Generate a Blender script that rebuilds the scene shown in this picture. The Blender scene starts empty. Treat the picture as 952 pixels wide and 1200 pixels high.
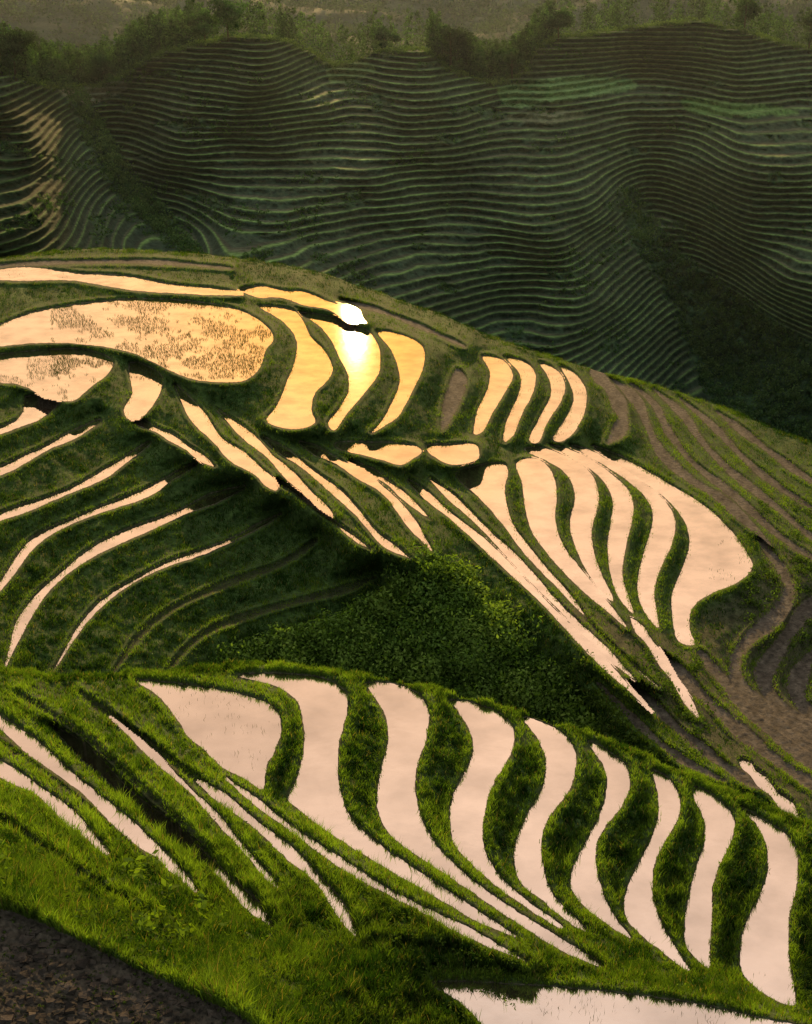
import bpy, math
import numpy as np
rng=np.random.default_rng(7)
F=1742.0; TH=math.radians(22); CT,ST=math.cos(TH),math.sin(TH)
def ray(px,py):
    yc=(600-py)/F
    return (px-476)/F, CT+yc*ST, -ST+yc*CT
def unproj(px,py,z):
    dx,dy,dz=ray(px,py); t=z/dz
    return np.stack([dx*t,dy*t,z+0*t],-1)
# ---------------- noise
TAB=rng.random((256,256))
def vn(x,y,s=0):
    x=x+s*17.3; y=y+s*9.7
    xi=np.floor(x).astype(int); yi=np.floor(y).astype(int)
    fx=x-xi; fy=y-yi; fx=fx*fx*(3-2*fx); fy=fy*fy*(3-2*fy)
    a=TAB[xi&255,yi&255]; b=TAB[(xi+1)&255,yi&255]; c=TAB[xi&255,(yi+1)&255]; d=TAB[(xi+1)&255,(yi+1)&255]
    return (a*(1-fx)+b*fx)*(1-fy)+(c*(1-fx)+d*fx)*fy
def fbm(x,y,s=0,o=3):
    r=0;a=.5;t=0
    for i in range(o):
        r=r+a*(vn(x*2**i,y*2**i,s+i*3)-.5); t+=a; a*=.5
    return r/t*2
def sstep(a,b,x):
    t=np.clip((x-a)/(b-a),0,1); return t*t*(3-2*t)
# ---------------- mesh helpers
def mk(name,verts,faces,col=None,mat=None,smooth=False):
    me=bpy.data.meshes.new(name); verts=np.asarray(verts,np.float32); faces=np.asarray(faces,np.int32)
    n,k=faces.shape
    me.vertices.add(len(verts)); me.vertices.foreach_set('co',verts.ravel())
    me.loops.add(n*k); me.loops.foreach_set('vertex_index',faces.ravel())
    me.polygons.add(n); me.polygons.foreach_set('loop_start',np.arange(0,n*k,k,dtype=np.int32))
    me.polygons.foreach_set('use_smooth',np.full(n,smooth))
    if col is not None:
        at=me.attributes.new('Col','FLOAT_COLOR','POINT')
        c=np.ones((len(verts),4),np.float32); c[:,:3]=col; at.data.foreach_set('color',c.ravel())
    me.update(calc_edges=True); me.validate()
    ob=bpy.data.objects.new(name,me); bpy.context.scene.collection.objects.link(ob)
    if mat: me.materials.append(mat)
    return ob
def gridfaces(nr,nc):
    i=np.arange(nr*nc).reshape(nr,nc)
    return np.stack([i[:-1,:-1],i[1:,:-1],i[1:,1:],i[:-1,1:]],-1).reshape(-1,4)
def catmull(pts,closed=True,n=5):
    P=np.array(pts,float)
    if closed: Q=np.vstack([P[-1],P,P[:2]]); m=len(P)
    else: Q=np.vstack([2*P[0]-P[1],P,2*P[-1]-P[-2]]); m=len(P)-1
    out=[]
    for i in range(m):
        a,b,c,d=Q[i:i+4]
        for k in range(n):
            t=k/n
            out.append(.5*((2*b)+(-a+c)*t+(2*a-5*b+4*c-d)*t*t+(-a+3*b-3*c+d)*t**3))
    if not closed: out.append(P[-1])
    return np.array(out)
def ribbon(pts,w,taper=True):
    P=catmull(pts,False,5); T=np.gradient(P,axis=0); T/=np.linalg.norm(T,axis=1)[:,None]+1e-9
    N=np.stack([-T[:,1],T[:,0]],1); s=np.linspace(0,1,len(P))
    ww=w/2*(np.minimum(1,np.minimum(s,1-s)*6+.25) if taper else 1)*(1+.25*np.sin(s*17+pts[0][0]))
    ww=np.broadcast_to(ww,s.shape)[:,None]
    return np.vstack([P+N*ww,(P-N*ww)[::-1]])
def sdf(poly,x,y):
    d2=np.full(x.shape,1e18); ins=np.zeros(x.shape,bool)
    Q=np.roll(poly,-1,0)
    for (ax,ay),(bx,by) in zip(poly,Q):
        ex,ey=bx-ax,by-ay; L=ex*ex+ey*ey+1e-12
        t=np.clip(((x-ax)*ex+(y-ay)*ey)/L,0,1)
        d2=np.minimum(d2,(x-ax-t*ex)**2+(y-ay-t*ey)**2)
        if ay!=by:
            c=((ay>y)!=(by>y))&(x<(bx-ax)*(y-ay)/(by-ay)+ax); ins^=c
    d=np.sqrt(d2); return np.where(ins,-d,d)
def tps(ctrl,vals,lam=.02):
    P=np.array(ctrl,float)/100; n=len(P)
    def K(a,b):
        r2=((a[:,None]-b[None])**2).sum(-1)+1e-9; return .5*r2*np.log(r2)
    A=np.zeros((n+3,n+3)); A[:n,:n]=K(P,P)+np.eye(n)*lam
    A[:n,n]=1;A[:n,n+1:]=P; A[n,:n]=1; A[n+1:,:n]=P.T
    w=np.linalg.solve(A,np.concatenate([vals,[0,0,0]]))
    gu=np.arange(-90,1050,8.); gv=np.arange(-100,1340,8.)
    X,Y=np.meshgrid(gu,gv); G=np.stack([X.ravel(),Y.ravel()],1)/100
    Z=(K(G,P)@w[:n]+w[n]+G@w[n+1:]).reshape(X.shape)
    def ev(u,v):
        a=np.clip((u+90)/8,0,len(gu)-1.001); b=np.clip((v+100)/8,0,len(gv)-1.001)
        i=a.astype(int); j=b.astype(int); fa=a-i; fb=b-j
        return (Z[j,i]*(1-fa)+Z[j,i+1]*fa)*(1-fb)+(Z[j+1,i]*(1-fa)+Z[j+1,i+1]*fa)*fb
    return ev
# ---------------- materials
def newmat(n):
    m=bpy.data.materials.new(n); m.use_nodes=True; m.node_tree.nodes.clear(); return m,m.node_tree.nodes,m.node_tree.links
def ground_mat(name,scale,bump):
    m,N,L=newmat(name)
    o=N.new('ShaderNodeOutputMaterial'); p=N.new('ShaderNodeBsdfPrincipled'); p.inputs['Roughness'].default_value=.9
    p.inputs['Specular IOR Level'].default_value=.1
    a=N.new('ShaderNodeAttribute'); a.attribute_name='Col'
    tc=N.new('ShaderNodeTexCoord')
    n=N.new('ShaderNodeTexNoise'); n.inputs['Scale'].default_value=scale; n.inputs['Detail'].default_value=5; n.inputs['Roughness'].default_value=.75
    L.new(tc.outputs['Object'],n.inputs['Vector'])
    r=N.new('ShaderNodeMapRange'); r.inputs[1].default_value=.3; r.inputs[2].default_value=.7; r.inputs[3].default_value=.35; r.inputs[4].default_value=1.75
    L.new(n.outputs['Fac'],r.inputs[0])
    mx=N.new('ShaderNodeVectorMath'); mx.operation='SCALE'
    L.new(a.outputs['Color'],mx.inputs[0]); L.new(r.outputs[0],mx.inputs['Scale'])
    L.new(mx.outputs[0],p.inputs['Base Color'])
    b=N.new('ShaderNodeBump'); b.inputs['Strength'].default_value=.9; b.inputs['Distance'].default_value=bump
    L.new(n.outputs['Fac'],b.inputs['Height']); L.new(b.outputs[0],p.inputs['Normal'])
    L.new(p.outputs[0],o.inputs[0]); return m
def leaf_mat(name,tr=.45):
    m,N,L=newmat(name)
    o=N.new('ShaderNodeOutputMaterial'); a=N.new('ShaderNodeAttribute'); a.attribute_name='Col'
    d=N.new('ShaderNodeBsdfDiffuse'); t=N.new('ShaderNodeBsdfTranslucent'); mx=N.new('ShaderNodeMixShader'); mx.inputs[0].default_value=tr
    hs=N.new('ShaderNodeVectorMath'); hs.operation='MULTIPLY'; hs.inputs[1].default_value=(1.7,2.2,.45)
    L.new(a.outputs['Color'],d.inputs[0]); L.new(a.outputs['Color'],hs.inputs[0]); L.new(hs.outputs[0],t.inputs[0])
    L.new(d.outputs[0],mx.inputs[1]); L.new(t.outputs[0],mx.inputs[2]); L.new(mx.outputs[0],o.inputs[0]); return m
def water_mat():
    m,N,L=newmat('paddy_water')
    o=N.new('ShaderNodeOutputMaterial'); g=N.new('ShaderNodeBsdfGlossy'); g.inputs['Roughness'].default_value=.019; g.inputs['Color'].default_value=(.98,.96,.93,1)
    d=N.new('ShaderNodeBsdfDiffuse')
    tc=N.new('ShaderNodeTexCoord'); n=N.new('ShaderNodeTexNoise'); n.inputs['Scale'].default_value=.3; n.inputs['Detail'].default_value=4; n.inputs['Roughness'].default_value=.55
    L.new(tc.outputs['Object'],n.inputs['Vector'])
    cr=N.new('ShaderNodeValToRGB'); cr.color_ramp.elements[0].color=(.06,.045,.03,1); cr.color_ramp.elements[1].color=(.2,.13,.085,1); cr.color_ramp.elements[0].position=.35; cr.color_ramp.elements[1].position=.65
    L.new(n.outputs['Fac'],cr.inputs[0]); L.new(cr.outputs[0],d.inputs[0])
    r=N.new('ShaderNodeMapRange'); r.inputs[1].default_value=.3; r.inputs[2].default_value=.6; r.inputs[3].default_value=.72; r.inputs[4].default_value=.95
    L.new(n.outputs['Fac'],r.inputs[0])
    n2=N.new('ShaderNodeTexNoise'); n2.inputs['Scale'].default_value=1.6; n2.inputs['Detail'].default_value=3
    L.new(tc.outputs['Object'],n2.inputs['Vector'])
    b=N.new('ShaderNodeBump'); b.inputs['Strength'].default_value=.15; b.inputs['Distance'].default_value=.02
    L.new(n2.outputs['Fac'],b.inputs['Height']); L.new(b.outputs[0],g.inputs['Normal'])
    mx=N.new('ShaderNodeMixShader'); L.new(r.outputs[0],mx.inputs[0]); L.new(d.outputs[0],mx.inputs[1]); L.new(g.outputs[0],mx.inputs[2]); L.new(mx.outputs[0],o.inputs[0]); return m
M_near=ground_mat('hillside_soil_and_grass',2.2,.14); M_far=ground_mat('distant_hillside_soil',.6,.3)
M_leaf=leaf_mat('grass_blades'); M_bush=leaf_mat('shrub_leaves',.38); M_water=water_mat()
# ---------------- ridges
U=np.arange(-70,1023,1.5); nc=len(U)
def ridge(pts,jit,s):
    c=catmull(pts,False,6); r=np.interp(U,c[:,0],c[:,1]); return r+fbm(U/14,U*0,s)*jit
rA=ridge([(-80,772),(0,784),(60,791),(120,792),(160,789),(200,786),(270,780),(330,780),(400,788),(440,796),(500,806),(540,816),(600,832),(650,849),(700,863),(740,881),(800,906),(850,926),(900,946),(940,962),(1030,992)],4,1)
rB=ridge([(-80,312),(0,303),(60,295),(120,292),(200,295),(260,300),(320,308),(370,318),(420,335),(470,352),(520,370),(560,388),(620,410),(680,428),(720,440),(780,455),(840,475),(900,500),(952,520),(1030,548)],2,2)
rC=ridge([(-80,60),(0,84),(50,100),(100,102),(140,90),(180,66),(240,49),(300,42),(350,54),(385,74),(420,72),(450,59),(500,61),(530,82),(580,98),(615,80),(640,47),(700,38),(760,30),(820,24),(860,34),(900,45),(952,58),(1030,70)],3,3)
# ---------------- paddies (outline, water level, kind)
A=[
([(160,798),(200,800),(260,808),(300,818),(325,832),(330,855),(322,880),(312,900),(308,925),(290,915),(262,900),(240,880),(222,865),(205,840),(185,815)],-36,'w'),
([(275,791),(340,789),(380,795),(403,808),(408,828),(400,860),(396,890),(399,925),(410,955),(440,985),(490,1020),(560,1066),(610,1100),(560,1080),(500,1045),(440,1010),(385,975),(345,945),(338,932),(350,905),(357,870),(354,840),(345,818),(320,803)],-36.8,'w'),
([(430,800),(470,803),(495,818),(503,840),(500,865),(490,895),(487,925),(493,955),(505,980),(525,1005),(560,1035),(610,1070),(660,1100),(710,1134),(660,1115),(600,1078),(545,1040),(500,1010),(465,985),(448,965),(442,935),(447,900),(455,870),(452,840),(440,818)],-37.6,'w'),
([(527,820),(560,825),(590,838),(603,858),(598,885),(580,915),(570,945),(566,975),(572,1005),(600,1040),(660,1085),(645,1082),(590,1045),(550,1010),(533,990),(528,965),(530,935),(545,905),(555,880),(550,855),(538,835)],-38.4,'w'),
([(612,840),(650,852),(672,875),(675,900),(665,930),(645,955),(635,985),(637,1015),(650,1050),(690,1090),(672,1085),(635,1055),(610,1035),(603,1010),(605,985),(618,955),(635,925),(640,895),(632,868)],-39.2,'w'),
([(688,868),(715,880),(735,900),(738,925),(725,950),(705,975),(698,1005),(705,1040),(718,1070),(740,1100),(700,1075),(678,1055),(668,1035),(675,1010),(690,980),(705,950),(712,920),(706,895)],-40,'w'),
([(765,903),(785,912),(797,935),(795,960),(780,985),(768,1010),(765,1045),(775,1080),(795,1115),(810,1140),(775,1115),(745,1090),(732,1070),(735,1040),(750,1010),(765,980),(772,950),(770,925)],-40.8,'w'),
([(815,922),(840,935),(860,958),(857,985),(845,1010),(835,1040),(835,1075),(832,1110),(830,1135),(805,1110),(803,1080),(808,1050),(815,1020),(825,990),(825,960),(815,940)],-41.6,'w'),
([(868,945),(895,960),(925,980),(935,1000),(933,1040),(925,1080),(925,1120),(932,1165),(930,1178),(900,1168),(870,1140),(868,1110),(875,1080),(890,1050),(900,1020),(898,990),(885,965)],-42.4,'w'),
([(505,1152),(560,1150),(640,1155),(700,1160),(760,1167),(830,1178),(900,1194),(1030,1225),(1030,1300),(640,1300),(590,1230),(540,1175)],-36.0,'w'),
(ribbon([(-60,800),(0,845),(50,885),(100,925),(150,970),(195,1008),(232,1046)],16),-31.5,'w'),
(ribbon([(-60,862),(0,900),(50,930),(95,970),(128,1002)],15),-29.8,'w'),
(ribbon([(62,850),(100,882),(150,930),(200,972),(250,1015),(290,1055),(320,1085)],14),-33,'w'),
(ribbon([(232,915),(280,950),(340,1000),(385,1045),(420,1102)],12),-34.6,'w'),
(ribbon([(265,912),(350,977),(440,1036),(540,1088),(620,1128)],9),-35.4,'w'),
(ribbon([(130,840),(190,895),(245,948),(290,1000),(330,1045)],7),-33.8,'w'),
(ribbon([(-60,935),(0,960),(60,1000),(120,1040),(180,1075)],5),-27.8,'g'),
(ribbon([(95,812),(160,862),(220,905),(260,935)],5),-34.7,'g'),
(ribbon([(20,812),(80,850),(130,890),(190,945),(240,990)],5),-32.4,'g'),
(ribbon([(-40,850),(20,880),(80,925),(130,968),(175,1010)],5),-30.6,'g'),
([(-80,1050),(0,1064),(60,1087),(150,1130),(240,1172),(300,1205),(340,1300),(-80,1300)],-22.5,'m'),
]
B=[
(ribbon([(-60,317),(60,308),(180,307),(270,314)],4),-54.6,'m'),
(ribbon([(400,351),(450,366),(500,386),(545,406)],4),-59.4,'m'),
(ribbon([(-60,330),(0,322),(60,322),(130,329),(200,338),(285,344)],13),-54.6,'w'),
(ribbon([(283,340),(340,346),(390,360),(430,378)],13),-56.1,'w'),
([(-60,400),(0,380),(40,365),(100,355),(160,350),(220,352),(270,360),(300,372),(318,388),(320,400),(312,410),(305,430),(290,445),(260,448),(220,443),(180,425),(150,412),(100,404),(50,402),(0,406),(-60,414)],-55,'w'),
([(-60,425),(0,415),(40,411),(90,408),(120,415),(133,425),(125,440),(105,455),(85,470),(50,465),(20,450),(-60,445)],-55.6,'w'),
([(303,358),(340,362),(355,375),(365,395),(380,410),(390,430),(385,445),(370,460),(365,480),(370,495),(350,503),(325,500),(312,492),(325,475),(335,450),(345,425),(348,400),(335,380),(318,368)],-56.2,'w'),
([(352,366),(395,372),(425,384),(440,397),(446,415),(444,438),(430,458),(415,475),(405,488),(392,505),(385,495),(398,478),(408,460),(408,440),(398,420),(388,398),(372,380)],-56.8,'w'),
([(442,388),(470,392),(492,402),(498,415),(495,435),(485,455),(475,475),(465,490),(445,503),(435,507),(450,490),(460,470),(468,450),(466,430),(458,410)],-57.7,'w'),
([(535,432),(547,445),(542,465),(530,490),(518,505),(518,480),(525,455)],-60,'m'),
([(565,417),(590,422),(602,440),(592,460),(577,485),(567,505),(555,508),(560,480),(572,455),(574,435)],-61.6,'w'),
([(592,418),(615,424),(628,438),(625,460),(612,485),(602,510),(590,517),(595,490),(607,465),(610,440)],-62.6,'w'),
([(632,425),(655,435),(663,455),(655,475),(642,495),(632,518),(620,515),(632,490),(645,465),(644,445)],-63.6,'w'),
([(656,428),(677,440),(688,460),(685,485),(672,508),(657,518),(648,513),(662,492),(672,470),(668,450)],-64.6,'w'),
([(395,518),(440,518),(480,520),(495,528),(485,537),(470,545),(440,537),(400,527)],-58.5,'w'),
([(500,522),(525,520),(556,520),(562,530),(558,540),(530,545),(508,535)],-60.4,'w'),
([(534,556),(560,545),(588,542),(596,552),(592,570),(594,590),(602,615),(620,640),(645,670),(672,700),(700,740),(740,775),(772,804),(760,797),(730,768),(693,731),(655,691),(617,652),(587,612),(560,582)],-62,'w'),
([(605,542),(632,538),(648,555),(653,580),(651,608),(661,640),(686,672),(712,704),(735,735),(715,720),(680,690),(648,657),(624,625),(616,598),(612,568)],-63,'w'),
([(614,527),(640,525),(680,543),(698,563),(702,590),(694,620),(697,650),(709,680),(720,705),(705,695),(685,665),(672,635),(668,610),(674,585),(668,562),(650,545)],-64,'w'),
([(645,521),(680,531),(718,556),(740,580),(742,605),(734,640),(730,675),(739,705),(743,720),(725,700),(715,670),(712,640),(716,610),(718,585),(702,558),(672,538)],-65,'w'),
([(668,521),(700,531),(745,560),(778,585),(792,610),(787,640),(775,665),(767,695),(773,735),(760,725),(748,700),(748,675),(755,645),(765,610),(758,585),(728,558),(692,536)],-66,'w'),
([(694,522),(740,540),(790,570),(830,595),(860,625),(880,655),(880,670),(860,685),(835,695),(812,712),(808,735),(815,755),(795,752),(788,725),(788,695),(800,665),(808,635),(800,607),(775,580),(735,553)],-67,'w'),
(ribbon([(478,562),(518,596),(568,638),(632,700),(693,762),(765,835)],9),-60.6,'w'),
(ribbon([(503,560),(548,600),(600,652),(652,707),(702,757),(745,797)],9),-61.3,'w'),
(ribbon([(740,725),(770,765),(818,840)],10),-63.6,'w'),
(ribbon([(868,890),(900,922),(938,960)],14),-64.4,'w'),
(ribbon([(205,450),(235,492),(265,525),(300,550),(325,574)],15),-56.3,'w'),
(ribbon([(150,488),(200,512),(250,546)],8),-56.8,'w'),
(ribbon([(255,480),(303,522),(348,565),(390,604)],10),-56.9,'w'),
(ribbon([(308,512),(355,545),(405,586),(445,630),(480,653)],9),-57.6,'w'),
(ribbon([(352,518),(405,546),(455,580),(506,645)],10),-58.4,'w'),
(ribbon([(410,540),(450,562),(503,607)],7),-59.2,'w'),
(ribbon([(322,562),(355,582),(410,626),(435,643)],5),-57.7,'w'),
([(152,425),(185,435),(190,455),(172,485),(152,492),(145,480),(155,460)],-56.1,'w'),
([(30,465),(62,464),(70,472),(50,490),(20,502),(-60,530),(-60,520),(20,492)],-56.6,'w'),
(ribbon([(-60,572),(0,552),(60,522),(95,505),(118,492)],9),-57.4,'w'),
(ribbon([(-60,640),(0,606),(50,588),(110,562),(145,540),(176,518)],9),-58.2,'w'),
(ribbon([(-60,750),(0,688),(40,635),(100,604),(170,578),(200,560),(232,542)],9),-59.1,'w'),
(ribbon([(5,785),(30,722),(65,680),(120,640),(200,606),(240,588),(288,570)],11),-60,'w'),
(ribbon([(60,790),(110,715),(180,668),(260,638),(330,602)],6),-60.8,'w'),
(ribbon([(130,790),(180,728),(250,690),(330,660),(372,632)],6),-61.6,'g'),
(ribbon([(190,792),(240,742),(320,712),(400,692),(440,676)],6),-62.4,'g'),
(ribbon([(692,433),(715,455),(728,480),(728,500),(712,520)],15),-66.0,'m'),
(ribbon([(715,442),(745,468),(758,495),(775,530),(810,562),(850,588),(905,640)],10),-67.8,'m'),
(ribbon([(738,448),(768,475),(785,508),(815,545),(860,580),(930,640),(1030,690)],8),-69.2,'m'),
(ribbon([(765,455),(800,485),(825,520),(860,555),(905,590),(960,635),(1030,668)],8),-70.6,'m'),
(ribbon([(795,465),(840,503),(875,540),(920,575),(1030,645)],7),-71.8,'m'),
(ribbon([(840,482),(890,520),(940,556),(1030,610)],7),-73,'m'),
(ribbon([(888,630),(918,670),(925,695),(910,722),(882,745),(862,772),(868,805),(903,838),(952,878),(1030,920)],16),-68.4,'m'),
(ribbon([(1030,680),(952,712),(928,738),(905,772),(895,795),(915,830),(960,862),(1030,900)],20),-69.8,'m'),
(ribbon([(1030,745),(960,765),(935,800),(950,835),(1030,870)],20),-71.2,'m'),
(ribbon([(772,762),(820,812),(870,858),(930,905),(1020,960)],14),-65.6,'m'),
(ribbon([(740,800),(790,850),(840,890),(890,925)],11),-63.4,'m'),
(ribbon([(700,800),(750,850),(800,890),(850,915)],9),-62.2,'m'),
(ribbon([(818,762),(850,800),(890,845),(940,885),(1020,935)],14),-66.8,'m'),
]
def basefn(L,extra):
    P=[];Z=[]
    for pts,z,k in L:
        pts=np.array(pts,float); st=max(1,len(pts)//8)
        for p in pts[::st]: P.append(p); Z.append(z)
    for a,b,z in extra: P.append((a,b)); Z.append(z)
    return tps(P,np.array(Z,float),.05)
bA=basefn(A,[(-60,775,-33.5),(0,785,-34),(100,792,-35),(-60,980,-27),(60,1050,-25),(200,1120,-26.5),(330,1130,-30),(420,1150,-33),(480,1140,-35),(600,1142,-36),(400,1240,-31),(1020,1000,-43),(1020,1180,-42),(980,1090,-43),(700,1150,-37.2),(850,1150,-40),(940,965,-42.6),(400,1200,-31.5)])
bB=basefn(B,[(-60,312,-54.5),(100,295,-55),(250,300,-56),(370,318,-57.5),(470,352,-59.8),(560,388,-62.5),(680,428,-66.5),(780,455,-70.5),(900,500,-74),(1020,545,-76),(500,470,-59.5),(500,505,-59.6),(440,650,-59.6),(560,700,-62),(500,750,-64.2),(400,760,-64.8),(620,780,-64.3),(700,830,-64.6),(300,770,-64.6),(540,650,-61),(0,840,-67),(300,840,-69),(600,890,-71),(800,960,-73),(1000,1040,-75),(850,700,-68),(840,780,-67.0),(920,660,-69)])
def layer(name,V,L,base,bp,mat,ground):
    """heights of a terraced hillside: flat flooded or dry paddies, earth bunds and grassy banks"""
    nr=V.shape[0]; UU=np.broadcast_to(U,V.shape); x=UU.ravel(); y=V.ravel()
    bz=base(x,y); zoff=bp['noise']*fbm(x/22,y/16,5)+bp['noise']*.5*fbm(x/6,y/6,9)
    W=np.full(x.shape,1/18.**2); S=W*(bz+zoff); dm=np.full(x.shape,99.); lev=bz.copy(); kind=np.zeros(x.shape,int)
    jit=fbm(x/9,y/9,4)*bp['jit']+fbm(x/3.2,y/3.2,6)*bp['jit']*.35
    wmeshV=[];wmeshF=[];off=0
    F4=gridfaces(nr,nc)
    for pts,z,k in L:
        P=catmull(pts,True,3) if len(pts)<36 else np.array(pts)
        lo=P.min(0)-42; hi=P.max(0)+42
        idx=np.nonzero((x>lo[0])&(x<hi[0])&(y>lo[1])&(y<hi[1]))[0]
        if len(idx)==0: continue
        d=sdf(P,x[idx],y[idx])+jit[idx]
        do=np.maximum(d,0)
        w=np.clip(1-do/40,0,1)**2/(do+.8)**2
        W[idx]+=w; S[idx]+=w*z
        b=d<dm[idx]; ii=idx[b]; dm[ii]=d[b]; lev[ii]=z; kind[ii]={'w':1,'m':2,'g':3}[k]
        if k=='w':
            near=np.zeros(x.shape,bool); near[idx[d<2.2]]=True
            f=F4[near[F4].all(1)]
            if len(f):
                u,inv=np.unique(f,return_inverse=True)
                wmeshV.append(unproj(x[u],y[u],z)); wmeshF.append(inv.reshape(f.shape)+off); off+=len(u)
    z=S/W
    out=dm>0
    z=z+np.where(out,bp['bh']*np.exp(-((dm-bp['bd'])/bp['bs'])**2)+zoff*.5*sstep(0,10,dm),0)
    bed=np.where(kind>=2,-.03,-.14)+np.where(kind==2,.07*fbm(x/4,y/3,2),.0)
    k=sstep(-2.0,0.0,dm)
    z=np.where(dm<0,lev+bed*(1-k)+.02*k,z)
    sh=(dm>=0)&(dm<bp['bd'])
    z=np.where(sh,z*(dm/bp['bd'])+(lev+.02+bp['bh']*.3*dm/bp['bd'])*(1-dm/bp['bd']),z)
    pos=unproj(x,y,z)
    nz=fbm(x/30,y/24,11)*.5+.5; n2=fbm(x/7,y/7,12)*.5+.5
    g=np.array([.028,.055,.012])[None]*(1-nz[:,None])+np.array([.045,.072,.018])[None]*nz[:,None]
    g=g*(.5+1.*n2[:,None]); mud=np.array([.10,.08,.06])*(.4+1.1*n2[:,None])
    mud=np.where((y>1040)[:,None]&(kind==2)[:,None],mud*.55,mud)
    mud=np.where((kind==3)[:,None],np.array([.03,.035,.014])*(.5+n2[:,None]),mud)
    col=np.where((dm<0)[:,None],mud,g)
    col=np.where(((dm>=0)&(dm<bp['bd']*.5))[:,None],.5*col+.5*np.array([.04,.03,.018]),col)
    col=ground(x,y,dm,col,n2)
    P3=pos.reshape(nr,nc,3); C3=col.reshape(nr,nc,3); sk=[];sc=[]
    for kk in range(14,0,-1):
        q=P3[0].copy(); s=bp['sk']*kk; q[:,0]+=q[:,0]/q[:,1]*s*.9; q[:,1]+=s
        q[:,2]-=s*bp['ss']*min(1,.75+.05*kk)+.4*(fbm(q[:,0]/6,q[:,1]/6,3)); sk.append(q); sc.append(C3[0])
    PV=np.concatenate([np.array(sk),P3]); CV=np.concatenate([np.array(sc),C3])
    mk(name,PV.reshape(-1,3),gridfaces(nr+14,nc),CV.reshape(-1,3),mat,True)
    return x,y,pos,dm,kind,lev,wmeshV,wmeshF
def rows(top,bot,n): 
    s=np.linspace(0,1,n)[:,None]; return top[None]*(1-s)+bot[None]*s
def gA(x,y,dm,c,n2): return c
brownpoly=np.array([(640,700),(700,760),(760,835),(860,900),(960,960),(1100,1010),(1100,640),(960,640),(900,640),(890,680),(820,722),(815,770),(760,735)],float)
def gB(x,y,dm,c,n2):
    d=sdf(brownpoly,x,y); t=(sstep(12,-8,d)*.55)[:,None]*(dm>0)[:,None]
    return c*(1-t)+t*np.array([.075,.055,.038])*(.3+1.2*n2[:,None])
VA=rows(rA,np.full(nc,1275.),310)
VB=rows(rB,rA+55,370)
la=layer('foreground_terraced_hillside',VA,A,bA,dict(noise=.3,jit=1.3,bh=.2,bd=6,bs=5,sk=3.5,ss=1.05),M_near,gA)
lb=layer('middle_terraced_hillside',VB,B,bB,dict(noise=.3,jit=.7,bh=.3,bd=3,bs=2.3,sk=6.0,ss=.6),M_near,gB)
wv=la[6]+lb[6]; nA=sum(len(v) for v in la[6]); wf=la[7]+[f+nA for f in lb[7]]
mk('paddy_water',np.concatenate(wv),np.concatenate(wf),None,M_water,True)
# ---------------- far hill
ctl=[(0,310,300),(-70,310,290),(240,310,330),(500,380,330),(700,450,330),(850,490,350),(952,530,330),(500,450,310),(0,380,285),(-70,380,280),(1020,600,310),(700,520,315),(240,380,312),
(450,300,350),(450,220,380),(450,150,418),(450,100,446),(450,60,472),(300,42,455),(300,100,424),(300,180,392),(300,260,356),(200,60,450),(150,110,430),(190,200,397),
(95,150,434),(145,230,402),(225,300,354),(0,100,388),(0,180,350),(50,140,385),(60,250,328),(120,285,336),(-70,120,380),(385,75,465),(600,100,478),(600,200,404),(600,300,362),(600,400,335),
(690,350,346),(700,230,396),(700,120,465),(750,240,428),(805,340,400),(850,430,374),(800,40,520),(800,120,470),(860,180,413),(870,250,384),(905,330,358),(952,400,343),(952,250,375),(952,130,450),(1020,60,500),(952,60,500),(640,45,520),(700,38,530),(740,80,505),(1020,250,380),(1020,400,340)]
bC=tps([(a,b) for a,b,_ in ctl],np.array([c for *_,c in ctl],float),.03)
nrC=500; VC=rows(rC,rB+40,nrC); xc=np.broadcast_to(U,VC.shape).ravel(); yc_=VC.ravel()
dx,dy,dz=ray(xc,yc_); Y=bC(xc,yc_); z=Y*dz/dy
z=z+2.2*fbm(xc/110,yc_/80,21,2)+.22*fbm(xc/22,yc_/18,22)
h=1.4
gully=np.array([(720,225),(740,222),(790,290),(840,330),(900,370),(1000,440),(1000,560),(860,520),(820,440),(790,360),(745,290)],float)
gl=np.array([(70,100),(100,105),(150,190),(255,310),(225,312),(140,240),(95,170)],float)
dg=np.minimum(sdf(gully,xc,yc_),sdf(gl,xc,yc_)+4); wild=sstep(8,-6,dg+6*fbm(xc/15,yc_/15,30))
patch=sstep(.38,.56,fbm(xc/38,yc_/16,37)); wild=np.maximum(wild,patch*.7)
q=z/h; fl=np.floor(q); f=q-fl
st=sstep(0,.76,f); amp=.5+1.0*(fbm(xc/20,fl*7.3,39)*.5+.5); lip=.14*amp*np.exp(-((f-.74)/.07)**2)
zq=h*(fl+st)+lip
z2=zq*(1-wild)+(z+.8*fbm(xc/7,yc_/7,31))*wild+.12*fbm(xc/4,yc_/3,33)
posC=unproj(xc,yc_,z2)
n1=fbm(xc/60,yc_/45,40)*.5+.5; n2=fbm(xc/6,yc_/5,41)*.5+.5; n3=fbm(xc/25,yc_/9,42)*.5+.5
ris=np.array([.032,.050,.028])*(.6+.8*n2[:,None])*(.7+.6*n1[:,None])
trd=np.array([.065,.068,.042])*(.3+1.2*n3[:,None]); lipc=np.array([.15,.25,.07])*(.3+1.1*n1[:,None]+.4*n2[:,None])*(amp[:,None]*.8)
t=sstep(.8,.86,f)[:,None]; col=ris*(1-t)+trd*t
t=np.exp(-((f-.74)/.085)**2)[:,None]; col=col*(1-t)+lipc*t  # green bund lips, colour lifted to stand in for lit rims
t=wild[:,None]; col=col*(1-t)+t*np.array([.036,.07,.028])*(.3+1.3*n2[:,None])
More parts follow.
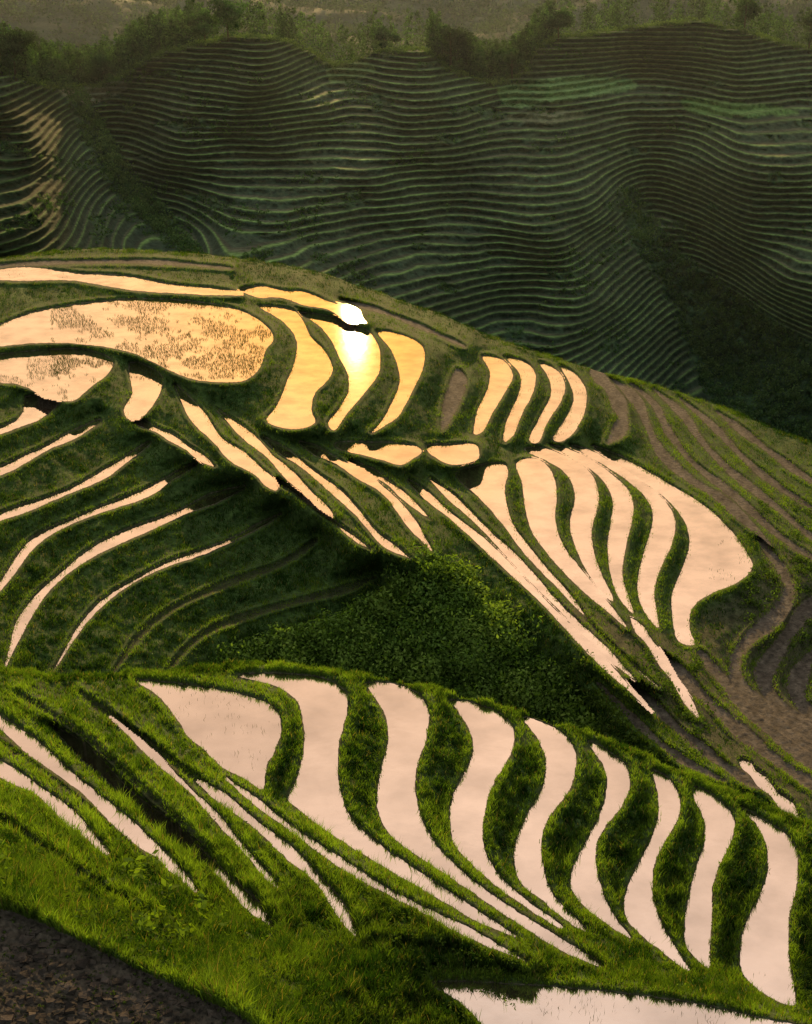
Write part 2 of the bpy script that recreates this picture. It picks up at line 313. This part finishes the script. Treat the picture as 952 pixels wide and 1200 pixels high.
lw=(sstep(110,50,xc)*sstep(85,130,yc_))[:,None]; col=col*(1-lw)+lw*col*np.array([.3,.42,.3])  # colour darkened so the left spur looks less sunlit
for poly,c in [([(585,103),(640,93),(700,90),(742,95),(735,106),(660,118),(600,126)],(.14,.23,.08)),([(385,74),(425,70),(440,84),(400,96),(384,92)],(.15,.22,.08)),([(68,100),(110,96),(150,96),(135,112),(95,122)],(.2,.2,.12)),([(800,115),(860,120),(920,126),(930,134),(850,137),(812,133)],(.1,.18,.05)),([(590,138),(640,130),(690,133),(640,146)],(.14,.15,.08))]:
    d=sdf(catmull(poly,True,4),xc,yc_)+3*fbm(xc/8,yc_/8,50); t=sstep(2,-2,d)[:,None]
    col=col*(1-t)+t*np.array(c)*(.7+.5*n2[:,None])
P3=posC.reshape(nrC,nc,3); C3=col.reshape(nrC,nc,3); sk=[];sc=[]
for kk in range(12,0,-1):
    q_=P3[0].copy(); s=8*kk; q_[:,0]+=q_[:,0]/q_[:,1]*s*.9; q_[:,1]+=s; q_[:,2]-=s*.33; sk.append(q_); sc.append(C3[0]*.6)
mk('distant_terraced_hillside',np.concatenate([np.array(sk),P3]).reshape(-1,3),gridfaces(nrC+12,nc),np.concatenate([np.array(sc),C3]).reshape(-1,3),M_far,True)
# backmost forested mountain, real heightfield in world space
gx=np.linspace(-420,560,300); gy=np.linspace(500,1500,260); GX,GY=np.meshgrid(gx,gy)
def mountz(X,Y):
    return -92+ (Y-560)*.125*sstep(520,760,Y)+16*fbm(X/130,Y/130,60)+7*fbm(X/45,Y/45,61)+14*sstep(0,-250,X)+1.5*fbm(X/8,Y/8,63)
GZ=mountz(GX,GY); nn=fbm(GX/9,GY/14,62)*.5+.5
mc=np.array([.02,.032,.02])*(.4+1.2*nn[...,None])+np.array([.01,.014,.018])*sstep(600,1200,GY)[...,None]  # bluish haze painted into the colour, stronger with distance
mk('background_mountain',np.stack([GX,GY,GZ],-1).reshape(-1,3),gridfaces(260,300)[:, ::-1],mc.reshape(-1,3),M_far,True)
gx=np.linspace(-6000,6000,60); gy=np.linspace(-3000,9000,60); GX,GY=np.meshgrid(gx,gy)
mk('ground',np.stack([GX,GY,-165+12*fbm(GX/900,GY/900,70)],-1).reshape(-1,3),gridfaces(60,60)[:, ::-1],np.broadcast_to(np.array([.04,.05,.03]),(3600,3)),M_far,True)
# ---------------- grass
def blades(base,h,w,lean,col,seg=True):
    n=len(base); ph=rng.random(n)*2*np.pi; lp=rng.random(n)*2*np.pi
    s=np.stack([np.cos(ph),np.sin(ph)*.5,0*ph],1)*(w/2)[:,None]
    l=np.stack([np.cos(lp),np.sin(lp),0*lp],1)*(h*lean)[:,None]; up=np.zeros((n,3)); up[:,2]=h
    if seg:
        v=np.stack([base-s,base+s,base+s*.75+up*.6+l*.35,base-s*.75+up*.6+l*.35,base+up*.95+l],1)
        f=(np.arange(n)*5)[:,None,None]+np.array([[0,1,2],[0,2,3],[3,2,4]])[None]
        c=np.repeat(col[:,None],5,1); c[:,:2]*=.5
        return v.reshape(-1,3),f.reshape(-1,3),c.reshape(-1,3)
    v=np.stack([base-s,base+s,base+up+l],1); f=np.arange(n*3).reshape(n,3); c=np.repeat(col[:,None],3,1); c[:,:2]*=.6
    return v.reshape(-1,3),f,c.reshape(-1,3)
def grasscol(x,y,n,dm,far):
    a=.5+.6*fbm(x/28,y/22,80)+.5*fbm(x/9,y/7,82); a=a+.5*np.exp(-((dm-(3 if far else 5))/(2.2 if far else 4))**2)-.1  # blades along bund edges coloured lighter, as if backlit by the sun
    a=a-(.3*sstep(6,12,dm) if far else .15*sstep(8,16,dm))  # bank shade put into the colour: blades away from the edge darker
    t=np.clip(a+.3*(rng.random(n)-.5),0,1)[:,None]
    c=np.array([.020,.048,.010])*(1-t)+np.array([.15,.215,.03])*t
    dry=(rng.random(n)<.07)[:,None]; c=np.where(dry,np.array([.18,.14,.06]),c)
    c=c*(1-.2*sstep(980,1080,y))[:,None]
    return c*(.6+.8*rng.random(n))[:,None]
def scatter(L,ntuft,per,hr,wr,seg,name,prob,far,shore,spread):
    x,y,pos,dm,kind=L[:5]
    p=((dm>shore)|((kind==3)&(dm<0)))*prob(x,y,dm); p=p/p.sum()
    i=rng.choice(len(x),ntuft,p=p); i=np.repeat(i,per)
    dist=np.linalg.norm(pos[i],axis=1)
    b=pos[i]+rng.normal(0,1,(len(i),3))*np.array([1,1,0])*spread*(dist/100)[:,None]; b[:,2]-=.04
    tall=(.5+1.0*(fbm(x[i]/10,y[i]/8,90)*.6+.5))*(.5+.5*sstep(0,7,dm[i]))
    h=rng.uniform(hr[0],hr[1],len(i))*tall; w=rng.uniform(wr[0],wr[1],len(i))
    v,f,c=blades(b,h,w,rng.uniform(.1,.7,len(i)),grasscol(x[i],y[i],len(i),dm[i],far),seg)
    mk(name,v,f,c,M_leaf)
def pA(x,y,dm): 
    rr=np.interp(x,U,rA)
    return np.clip(.45+.9*(fbm(x/14,y/12,91)+.3),.1,1.2)*(1+4*(y<rr+5))
scatter(la,56000,6,(.12,.38),(.022,.045),True,'foreground_grass',lambda x,y,dm:pA(x,y,dm)*(y<1240),False,1.8,.08)
scatter(la,8500,6,(.3,.66),(.018,.04),True,'tall_foreground_grass',lambda x,y,dm:(y>940)*(dm>3)*(sstep(600,300,x)*.9+.1)*sstep(-.3,.4,fbm(x/40,y/30,95)),False,2,.12)
def pB(x,y,dm):
    d=sdf(brownpoly,x,y); rr=np.interp(x,U,rB); return (1-.65*sstep(8,-8,d)*(dm>4))*np.clip(.5+fbm(x/10,y/8,92),.15,1.2)*(1+3*(y<rr+4))*(1+1.2*(x>690)*(dm<5))
scatter(lb,92000,4,(.14,.42),(.05,.10),False,'middle_hillside_grass',pB,True,1.2,.12)
# seedlings and weeds standing in water
def seed(L,n,thr,hr,wr,name,regs,s1=26):
    x,y,pos,dm,kind,lev=L[:6]
    m=(dm<-1.2)&(kind==1)&(fbm(x/s1,y/(s1*.45),101)+.5*fbm(x/5,y/3,102)>thr)
    r=np.zeros(len(x),bool)
    for a,b,c,d in regs: r|=(x>a)&(x<c)&(y>b)&(y<d)
    idx=np.nonzero(m&r)[0]; i=rng.choice(idx,n); b=unproj(x[i]+rng.uniform(-1,1,n),y[i]+rng.uniform(-1,1,n),lev[i]-.02)
    v,f,c=blades(b,rng.uniform(*hr,n),rng.uniform(*wr,n),rng.uniform(.1,.9,n),np.array([.05,.055,.02])*(.4+rng.random((n,1))),False)
    mk(name,v,f,c,M_leaf)
seed(lb,14000,-.05,(.1,.36),(.03,.09),'rice_seedlings',[(60,352,318,444)])
seed(lb,1500,.1,(.12,.34),(.03,.08),'rice_seedlings',[(0,405,140,470)])
seed(lb,350,.25,(.1,.25),(.03,.06),'rice_seedlings',[(0,300,440,350),(560,410,690,520),(830,620,890,680)])
seed(la,500,.15,(.08,.24),(.012,.028),'rice_seedlings',[(150,790,335,930),(500,1140,960,1260)])
# ---------------- leafy clumps
def leafcloud(cen,rad,nl,size,col,squash=.8,spread=1):
    m=len(cen); n=m*nl; c=np.repeat(cen,nl,0); r=np.repeat(rad,nl)
    d=rng.normal(0,1,(n,3)); d/=np.linalg.norm(d,axis=1)[:,None]; rr=r*(.45+.6*rng.random(n)**.6)
    lump=1+.3*np.sin(d[:,0]*5+c[:,0])*np.cos(d[:,2]*4+c[:,1])
    p=c+d*(rr*lump)[:,None]*np.array([1,1,squash])
    a=rng.normal(0,1,(n,3)); a/=np.linalg.norm(a,axis=1)[:,None]; b=np.cross(a,d+.3*rng.normal(0,1,(n,3))); b/=np.linalg.norm(b,axis=1)[:,None]+1e-9
    s=(size*rng.uniform(.6,1.4,n))[:,None]
    v=np.stack([p-a*s,p-b*s*.5,p+a*s,p+b*s*.5],1).reshape(-1,3)
    f=np.arange(n*4).reshape(n,4)
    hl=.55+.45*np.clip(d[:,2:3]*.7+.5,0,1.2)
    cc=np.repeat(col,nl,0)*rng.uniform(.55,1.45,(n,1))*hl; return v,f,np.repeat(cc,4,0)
def join(parts):
    V=[];Fc=[];C=[];o=0
    for v,f,c in parts: V.append(v);Fc.append(f+o);C.append(c);o+=len(v)
    return np.concatenate(V),np.concatenate(Fc),np.concatenate(C)
valley=catmull([(235,778),(330,752),(420,718),(460,690),(500,668),(535,672),(570,705),(610,755),(660,805),(690,850),(690,880),(560,830),(400,800),(250,800)],True,4)
x,y,pos,dm=lb[:4]
m=(sdf(valley,x,y)+8*fbm(x/20,y/20,110)<0)&(dm>6); idx=np.nonzero(m)[0]
def shrubcol(p,n,a,b):
    t=(fbm(p[:,0]/5,p[:,1]/5,111)*.5+.5)[:,None]*.7+.3*rng.random((n,1)); return np.array(a)*(1-t)+np.array(b)*t
i=rng.choice(idx,1200); r=rng.uniform(.5,1.5,1200); c=pos[i]+np.stack([0*r,0*r,r*.4],1)
p1=leafcloud(c,r,80,.17,shrubcol(c,1200,(.035,.085,.02),(.17,.23,.04)))
i=rng.choice(idx,90); r=rng.uniform(1.4,2.3,90); c=pos[i]+np.stack([0*r,0*r,r*.5],1)
p2=leafcloud(c,r,260,.2,shrubcol(c,90,(.05,.11,.03),(.26,.32,.06)))
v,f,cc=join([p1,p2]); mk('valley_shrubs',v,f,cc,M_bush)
m=(dm>5); idx=np.nonzero(m)[0]; i=rng.choice(idx,1300); r=rng.uniform(.2,.5,1300); c=pos[i]
v,f,cc=leafcloud(c,r,26,.1,shrubcol(c,1300,(.03,.06,.014),(.08,.12,.025))); mk('hillside_weeds',v,f,cc,M_bush)
m=(dm>4)&((x>870)&(y>590)&(y<760)|(x>640)&(x<830)&(y>770)&(y<900)); idx=np.nonzero(m)[0]; i=rng.choice(idx,330); r=rng.uniform(.3,1.0,330); c=pos[i]+np.stack([0*r,0*r,r*.4],1)
v,f,cc=leafcloud(c,r,50,.14,shrubcol(c,330,(.035,.065,.016),(.1,.14,.03))); mk('slope_shrubs',v,f,cc,M_bush)
x,y,pos,dm=la[:4]; m=(dm>7)&(y<1240)&((y>960)&(x<620)|(fbm(x/30,y/30,115)>.3)); idx=np.nonzero(m)[0]; i=rng.choice(idx,1000); r=rng.uniform(.12,.36,1000); c=pos[i]+np.stack([0*r,0*r,r*.5],1)
v,f,cc=leafcloud(c,r,30,.06,shrubcol(c,1000,(.03,.06,.014),(.12,.16,.025))); mk('foreground_weeds',v,f,cc,M_bush)
m=(dm>3)&(x>150)&(x<275)&(y>1015)&(y<1105)|(dm>3)&(x>0)&(x<60)&(y>985)&(y<1050); idx=np.nonzero(m)[0]; i=rng.choice(idx,30); r=rng.uniform(.2,.45,30); c=pos[i]+np.stack([0*r,0*r,r*.7],1)
v,f,cc=leafcloud(c,r,34,.13,shrubcol(c,30,(.09,.15,.02),(.17,.22,.03)),1.1); mk('broadleaf_weed_plants',v,f,cc,M_bush)
kd=la[4]; m=(kd==2)&(dm<-4)&(y>1040); idx=np.nonzero(m)[0]; i=rng.choice(idx,500); r=rng.uniform(.03,.12,500)
v,f,cc=leafcloud(pos[i],r,14,.03,shrubcol(pos[i],500,(.03,.05,.014),(.08,.1,.025)),.5); mk('mud_weeds',v,f,cc,M_bush)
V_=[];F_=[];C_=[];o_=0
i=rng.choice(idx,650)
for j in i:
    rr=rng.uniform(.03,.13); a=rng.normal(0,1,(8,3)); base=np.array([[-1,-1,-1],[1,-1,-1],[1,1,-1],[-1,1,-1],[-.7,-.7,.7],[.7,-.7,.7],[.7,.7,.7],[-.7,.7,.7]])
    V_.append(pos[j]+(base+.35*a)*rr*np.array([1,1,.6])); F_.append(np.array([[0,3,2,1],[4,5,6,7],[0,1,5,4],[1,2,6,5],[2,3,7,6],[3,0,4,7]])+o_); o_+=8; C_.append(np.tile(np.array([.045,.035,.028])*rng.uniform(.6,1.5),(8,1)))
mk('mud_clods',np.concatenate(V_),np.concatenate(F_),np.concatenate(C_),M_near)
idx=np.nonzero((wild>.72))[0]; i=rng.choice(idx,1300); r=rng.uniform(.9,2.4,1300); c=posC[i]+np.stack([0*r,0*r,r*.4],1)
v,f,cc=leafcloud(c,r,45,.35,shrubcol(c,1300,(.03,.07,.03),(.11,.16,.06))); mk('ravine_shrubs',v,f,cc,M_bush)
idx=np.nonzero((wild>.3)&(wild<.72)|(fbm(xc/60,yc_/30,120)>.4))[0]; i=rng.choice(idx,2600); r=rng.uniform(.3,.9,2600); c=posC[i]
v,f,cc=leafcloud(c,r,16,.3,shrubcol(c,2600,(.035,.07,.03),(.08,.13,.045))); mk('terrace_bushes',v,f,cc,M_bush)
# ---------------- trees
def trunk(p,hh,r0):
    n=7;V=[];Fc=[]
    def tube(a,b,ra,rb):
        o=len(V); ax=np.array(b)-np.array(a); ax=ax/np.linalg.norm(ax); s=np.cross(ax,[.3,1,.2]); s/=np.linalg.norm(s); t=np.cross(ax,s)
        for q,rr in((a,ra),(b,rb)):
            for k in range(n):
                an=2*np.pi*k/n; V.append(np.array(q)+rr*(np.cos(an)*s+np.sin(an)*t))
        for k in range(n): Fc.append([o+k,o+(k+1)%n,o+n+(k+1)%n,o+n+k])
    p=np.array(p); top=p+np.array([rng.normal(0,.03)*hh,rng.normal(0,.03)*hh,hh*.8]); tube(p-np.array([0,0,1.]),top,r0,r0*.35); tips=[top]
    for k in range(8):
        t=rng.uniform(.25,.85); a=p+(top-p)*t; an=rng.random()*6.28; L=hh*rng.uniform(.18,.34); b=a+np.array([np.cos(an)*L,np.sin(an)*L,L*.5]); tube(a,b,r0*.4,r0*.12); tips.append(b)
    V=np.array(V); return V,np.array(Fc),np.broadcast_to(np.array([.05,.04,.03]),V.shape),np.array(tips)
def tree(p,hh,col,nl=170,ls=.34):
    V,Fc,C,tips=trunk(p,hh,hh*.03)
    extra=tips[rng.integers(0,len(tips),9)]+rng.normal(0,hh*.08,(9,3)); cen=np.vstack([tips,extra]); cen[:,2]+=hh*.03
    r=rng.uniform(.14,.23,len(cen))*hh
    l=leafcloud(cen,r,nl,ls,np.tile(np.array(col),(len(cen),1))*rng.uniform(.6,1.4,(len(cen),1)),.85)
    return join([(V,Fc,C),l])
def ridgept(px,dpx=2):
    k=int(np.argmin(abs(U-px))); j=min(nrC-1,max(0,int(dpx))); return P3[j,k]
for px,hh,col in [(872,11,(.035,.07,.02)),(655,9,(.03,.06,.025)),(528,14,(.018,.03,.018)),(452,7,(.03,.06,.025)),(268,11,(.04,.085,.025)),(240,9,(.045,.09,.03)),(948,12,(.03,.05,.025)),(18,12,(.03,.05,.025)),(120,9,(.03,.06,.025)),(600,9,(.03,.055,.025))]:
    v,f,c=tree(ridgept(px),hh,col); mk('broadleaf_tree',v,f,c,M_bush)
parts=[]
def place(px,back):
    k=int(np.clip((px+70)/1.5,0,nc-1)); q=P3[0,k].copy(); q[0]+=q[0]/q[1]*back*.9; q[1]+=back; q[2]-=back*.33; return q
for _ in range(900):
    px=rng.choice([rng.uniform(-60,240),rng.uniform(505,650),rng.uniform(-60,1010)],p=[.34,.22,.44]); back=rng.uniform(2,45)
    dens=(px<235) or (505<px<650)
    if not dens: back=rng.uniform(10,75)
    p=place(px,back); hh=rng.uniform(7,13)+(back*.22)
    n=10
    zz=np.linspace(.15,1,n)[:,None]*hh; cen=p+np.concatenate([rng.normal(0,.5,(n,2)),zz],1)
    r=(1.7*np.sin(np.linspace(.5,2.9,n))+.25)*rng.uniform(.8,1.4)
    colr=np.array([.045,.08,.035])*rng.uniform(.4,1.6)
    parts.append(leafcloud(cen,r,24,.4,np.tile(colr,(n,1)),1.2))
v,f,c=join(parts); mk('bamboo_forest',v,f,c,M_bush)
k=rng.integers(0,nc,1600); c=P3[0,k]+rng.normal(0,1,(1600,3))*np.array([1,3,0]); r=rng.uniform(.4,1.5,1600)
v,f,cc=leafcloud(c,r,22,.28,shrubcol(c,1600,(.035,.06,.03),(.11,.16,.05))); mk('crest_shrubs',v,f,cc,M_bush)
N_=9000; X=rng.uniform(-330,430,N_); Yy=540+rng.random(N_)**1.2*560; 
p=np.stack([X,Yy,mountz(X,Yy)+1.5],1); r=rng.uniform(2.5,5,N_)
hz=sstep(600,1050,Yy)[:,None]  # painted haze: farther crowns dimmed and shifted towards blue
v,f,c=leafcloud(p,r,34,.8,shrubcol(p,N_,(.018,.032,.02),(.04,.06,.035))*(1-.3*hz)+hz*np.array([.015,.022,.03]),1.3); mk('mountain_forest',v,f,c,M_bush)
# ---------------- evening mist hanging in the far valley (real volume)
bm,N,L=newmat('valley_mist'); o=N.new('ShaderNodeOutputMaterial'); vs=N.new('ShaderNodeVolumeScatter'); vs.inputs['Density'].default_value=.00011; vs.inputs['Anisotropy'].default_value=.5; vs.inputs['Color'].default_value=(.72,.86,.95,1); L.new(vs.outputs[0],o.inputs['Volume'])
bx=[(-520,268,-160),(620,268,-160),(620,800,-160),(-520,800,-160),(-520,268,25),(620,268,25),(620,800,25),(-520,800,25)]
mk('valley_mist',bx,[(0,3,2,1),(4,5,6,7),(0,1,5,4),(1,2,6,5),(2,3,7,6),(3,0,4,7)],None,bm)
# ---------------- world, sun, camera
w=bpy.data.worlds.new('World'); bpy.context.scene.world=w; w.use_nodes=True; N=w.node_tree.nodes; L=w.node_tree.links; N.clear()
EL=math.radians(14.5); AZ=math.radians(2)
SD=(-math.sin(AZ)*math.cos(EL),math.cos(AZ)*math.cos(EL),math.sin(EL))
o=N.new('ShaderNodeOutputWorld'); sky=N.new('ShaderNodeTexSky'); sky.sky_type='NISHITA'; sky.sun_disc=False; sky.sun_elevation=EL; sky.sun_rotation=-AZ; sky.dust_density=4
b1=N.new('ShaderNodeBackground'); b1.inputs[1].default_value=.0025; L.new(sky.outputs[0],b1.inputs[0])
tc=N.new('ShaderNodeTexCoord'); sp=N.new('ShaderNodeSeparateXYZ'); L.new(tc.outputs['Generated'],sp.inputs[0])
r1=N.new('ShaderNodeValToRGB'); cr=r1.color_ramp; cr.elements[0].position=0; cr.elements[0].color=(1.05,.52,.24,1); cr.elements[1].position=1; cr.elements[1].color=(.95,1.0,1.08,1)
for ps,c in [(.28,(1.05,.60,.31,1)),(.42,(1.05,.64,.40,1)),(.62,(.90,.63,.48,1)),(.85,(.78,.78,.78,1))]:
    e=cr.elements.new(ps); e.color=c
L.new(sp.outputs[2],r1.inputs[0])
cn=N.new('ShaderNodeTexNoise'); cn.inputs['Scale'].default_value=3.4; cn.inputs['Detail'].default_value=5
mp=N.new('ShaderNodeMapping'); mp.inputs['Scale'].default_value=(1,1,2.8); L.new(tc.outputs['Generated'],mp.inputs[0]); L.new(mp.outputs[0],cn.inputs['Vector'])
cm=N.new('ShaderNodeMapRange'); cm.inputs[1].default_value=.3; cm.inputs[2].default_value=.7; cm.inputs[3].default_value=.82; cm.inputs[4].default_value=1.12; L.new(cn.outputs['Fac'],cm.inputs[0])
cs=N.new('ShaderNodeVectorMath'); cs.operation='SCALE'; L.new(r1.outputs[0],cs.inputs[0]); L.new(cm.outputs[0],cs.inputs['Scale'])
dt=N.new('ShaderNodeVectorMath'); dt.operation='DOT_PRODUCT'; dt.inputs[1].default_value=SD; L.new(tc.outputs['Generated'],dt.inputs[0])
mxx=N.new('ShaderNodeMath'); mxx.operation='MAXIMUM'; mxx.inputs[1].default_value=0; L.new(dt.outputs['Value'],mxx.inputs[0])
pw=N.new('ShaderNodeMath'); pw.operation='POWER'; pw.inputs[1].default_value=120; L.new(mxx.outputs[0],pw.inputs[0])
gl_=N.new('ShaderNodeVectorMath'); gl_.operation='SCALE'; gl_.inputs[0].default_value=(.4,-.03,-.27); L.new(pw.outputs[0],gl_.inputs['Scale'])
sm=N.new('ShaderNodeVectorMath'); sm.operation='ADD'; L.new(cs.outputs[0],sm.inputs[0]); L.new(gl_.outputs[0],sm.inputs[1])
mr=N.new('ShaderNodeMapRange'); mr.interpolation_type='SMOOTHSTEP'; mr.inputs[1].default_value=-.1; mr.inputs[2].default_value=.7; L.new(sp.outputs[1],mr.inputs[0])
mx=N.new('ShaderNodeMix'); mx.data_type='RGBA'; L.new(mr.outputs[0],mx.inputs[0]); mx.inputs[6].default_value=(.48,.54,.53,1); L.new(sm.outputs[0],mx.inputs[7])
b2=N.new('ShaderNodeBackground'); L.new(mx.outputs[2],b2.inputs[0]); b2.inputs[1].default_value=1.0
ad=N.new('ShaderNodeAddShader'); L.new(b1.outputs[0],ad.inputs[0]); L.new(b2.outputs[0],ad.inputs[1]); L.new(ad.outputs[0],o.inputs[0])
sd=bpy.data.lights.new('sun','SUN'); sd.energy=5; sd.angle=math.radians(.5); sd.color=(1,.66,.26)
so=bpy.data.objects.new('sun',sd); so.rotation_euler=(-(math.pi/2-EL),0,AZ); bpy.context.scene.collection.objects.link(so)
cd=bpy.data.cameras.new('camera'); cd.sensor_fit='VERTICAL'; cd.sensor_height=36; cd.lens=F/1200*36; cd.clip_end=20000; cd.clip_start=.5
co=bpy.data.objects.new('camera',cd); co.rotation_euler=(math.pi/2-TH,0,0); bpy.context.scene.collection.objects.link(co); bpy.context.scene.camera=co
s=bpy.context.scene; s.view_settings.view_transform='Standard'; s.view_settings.look='None'; s.view_settings.exposure=0
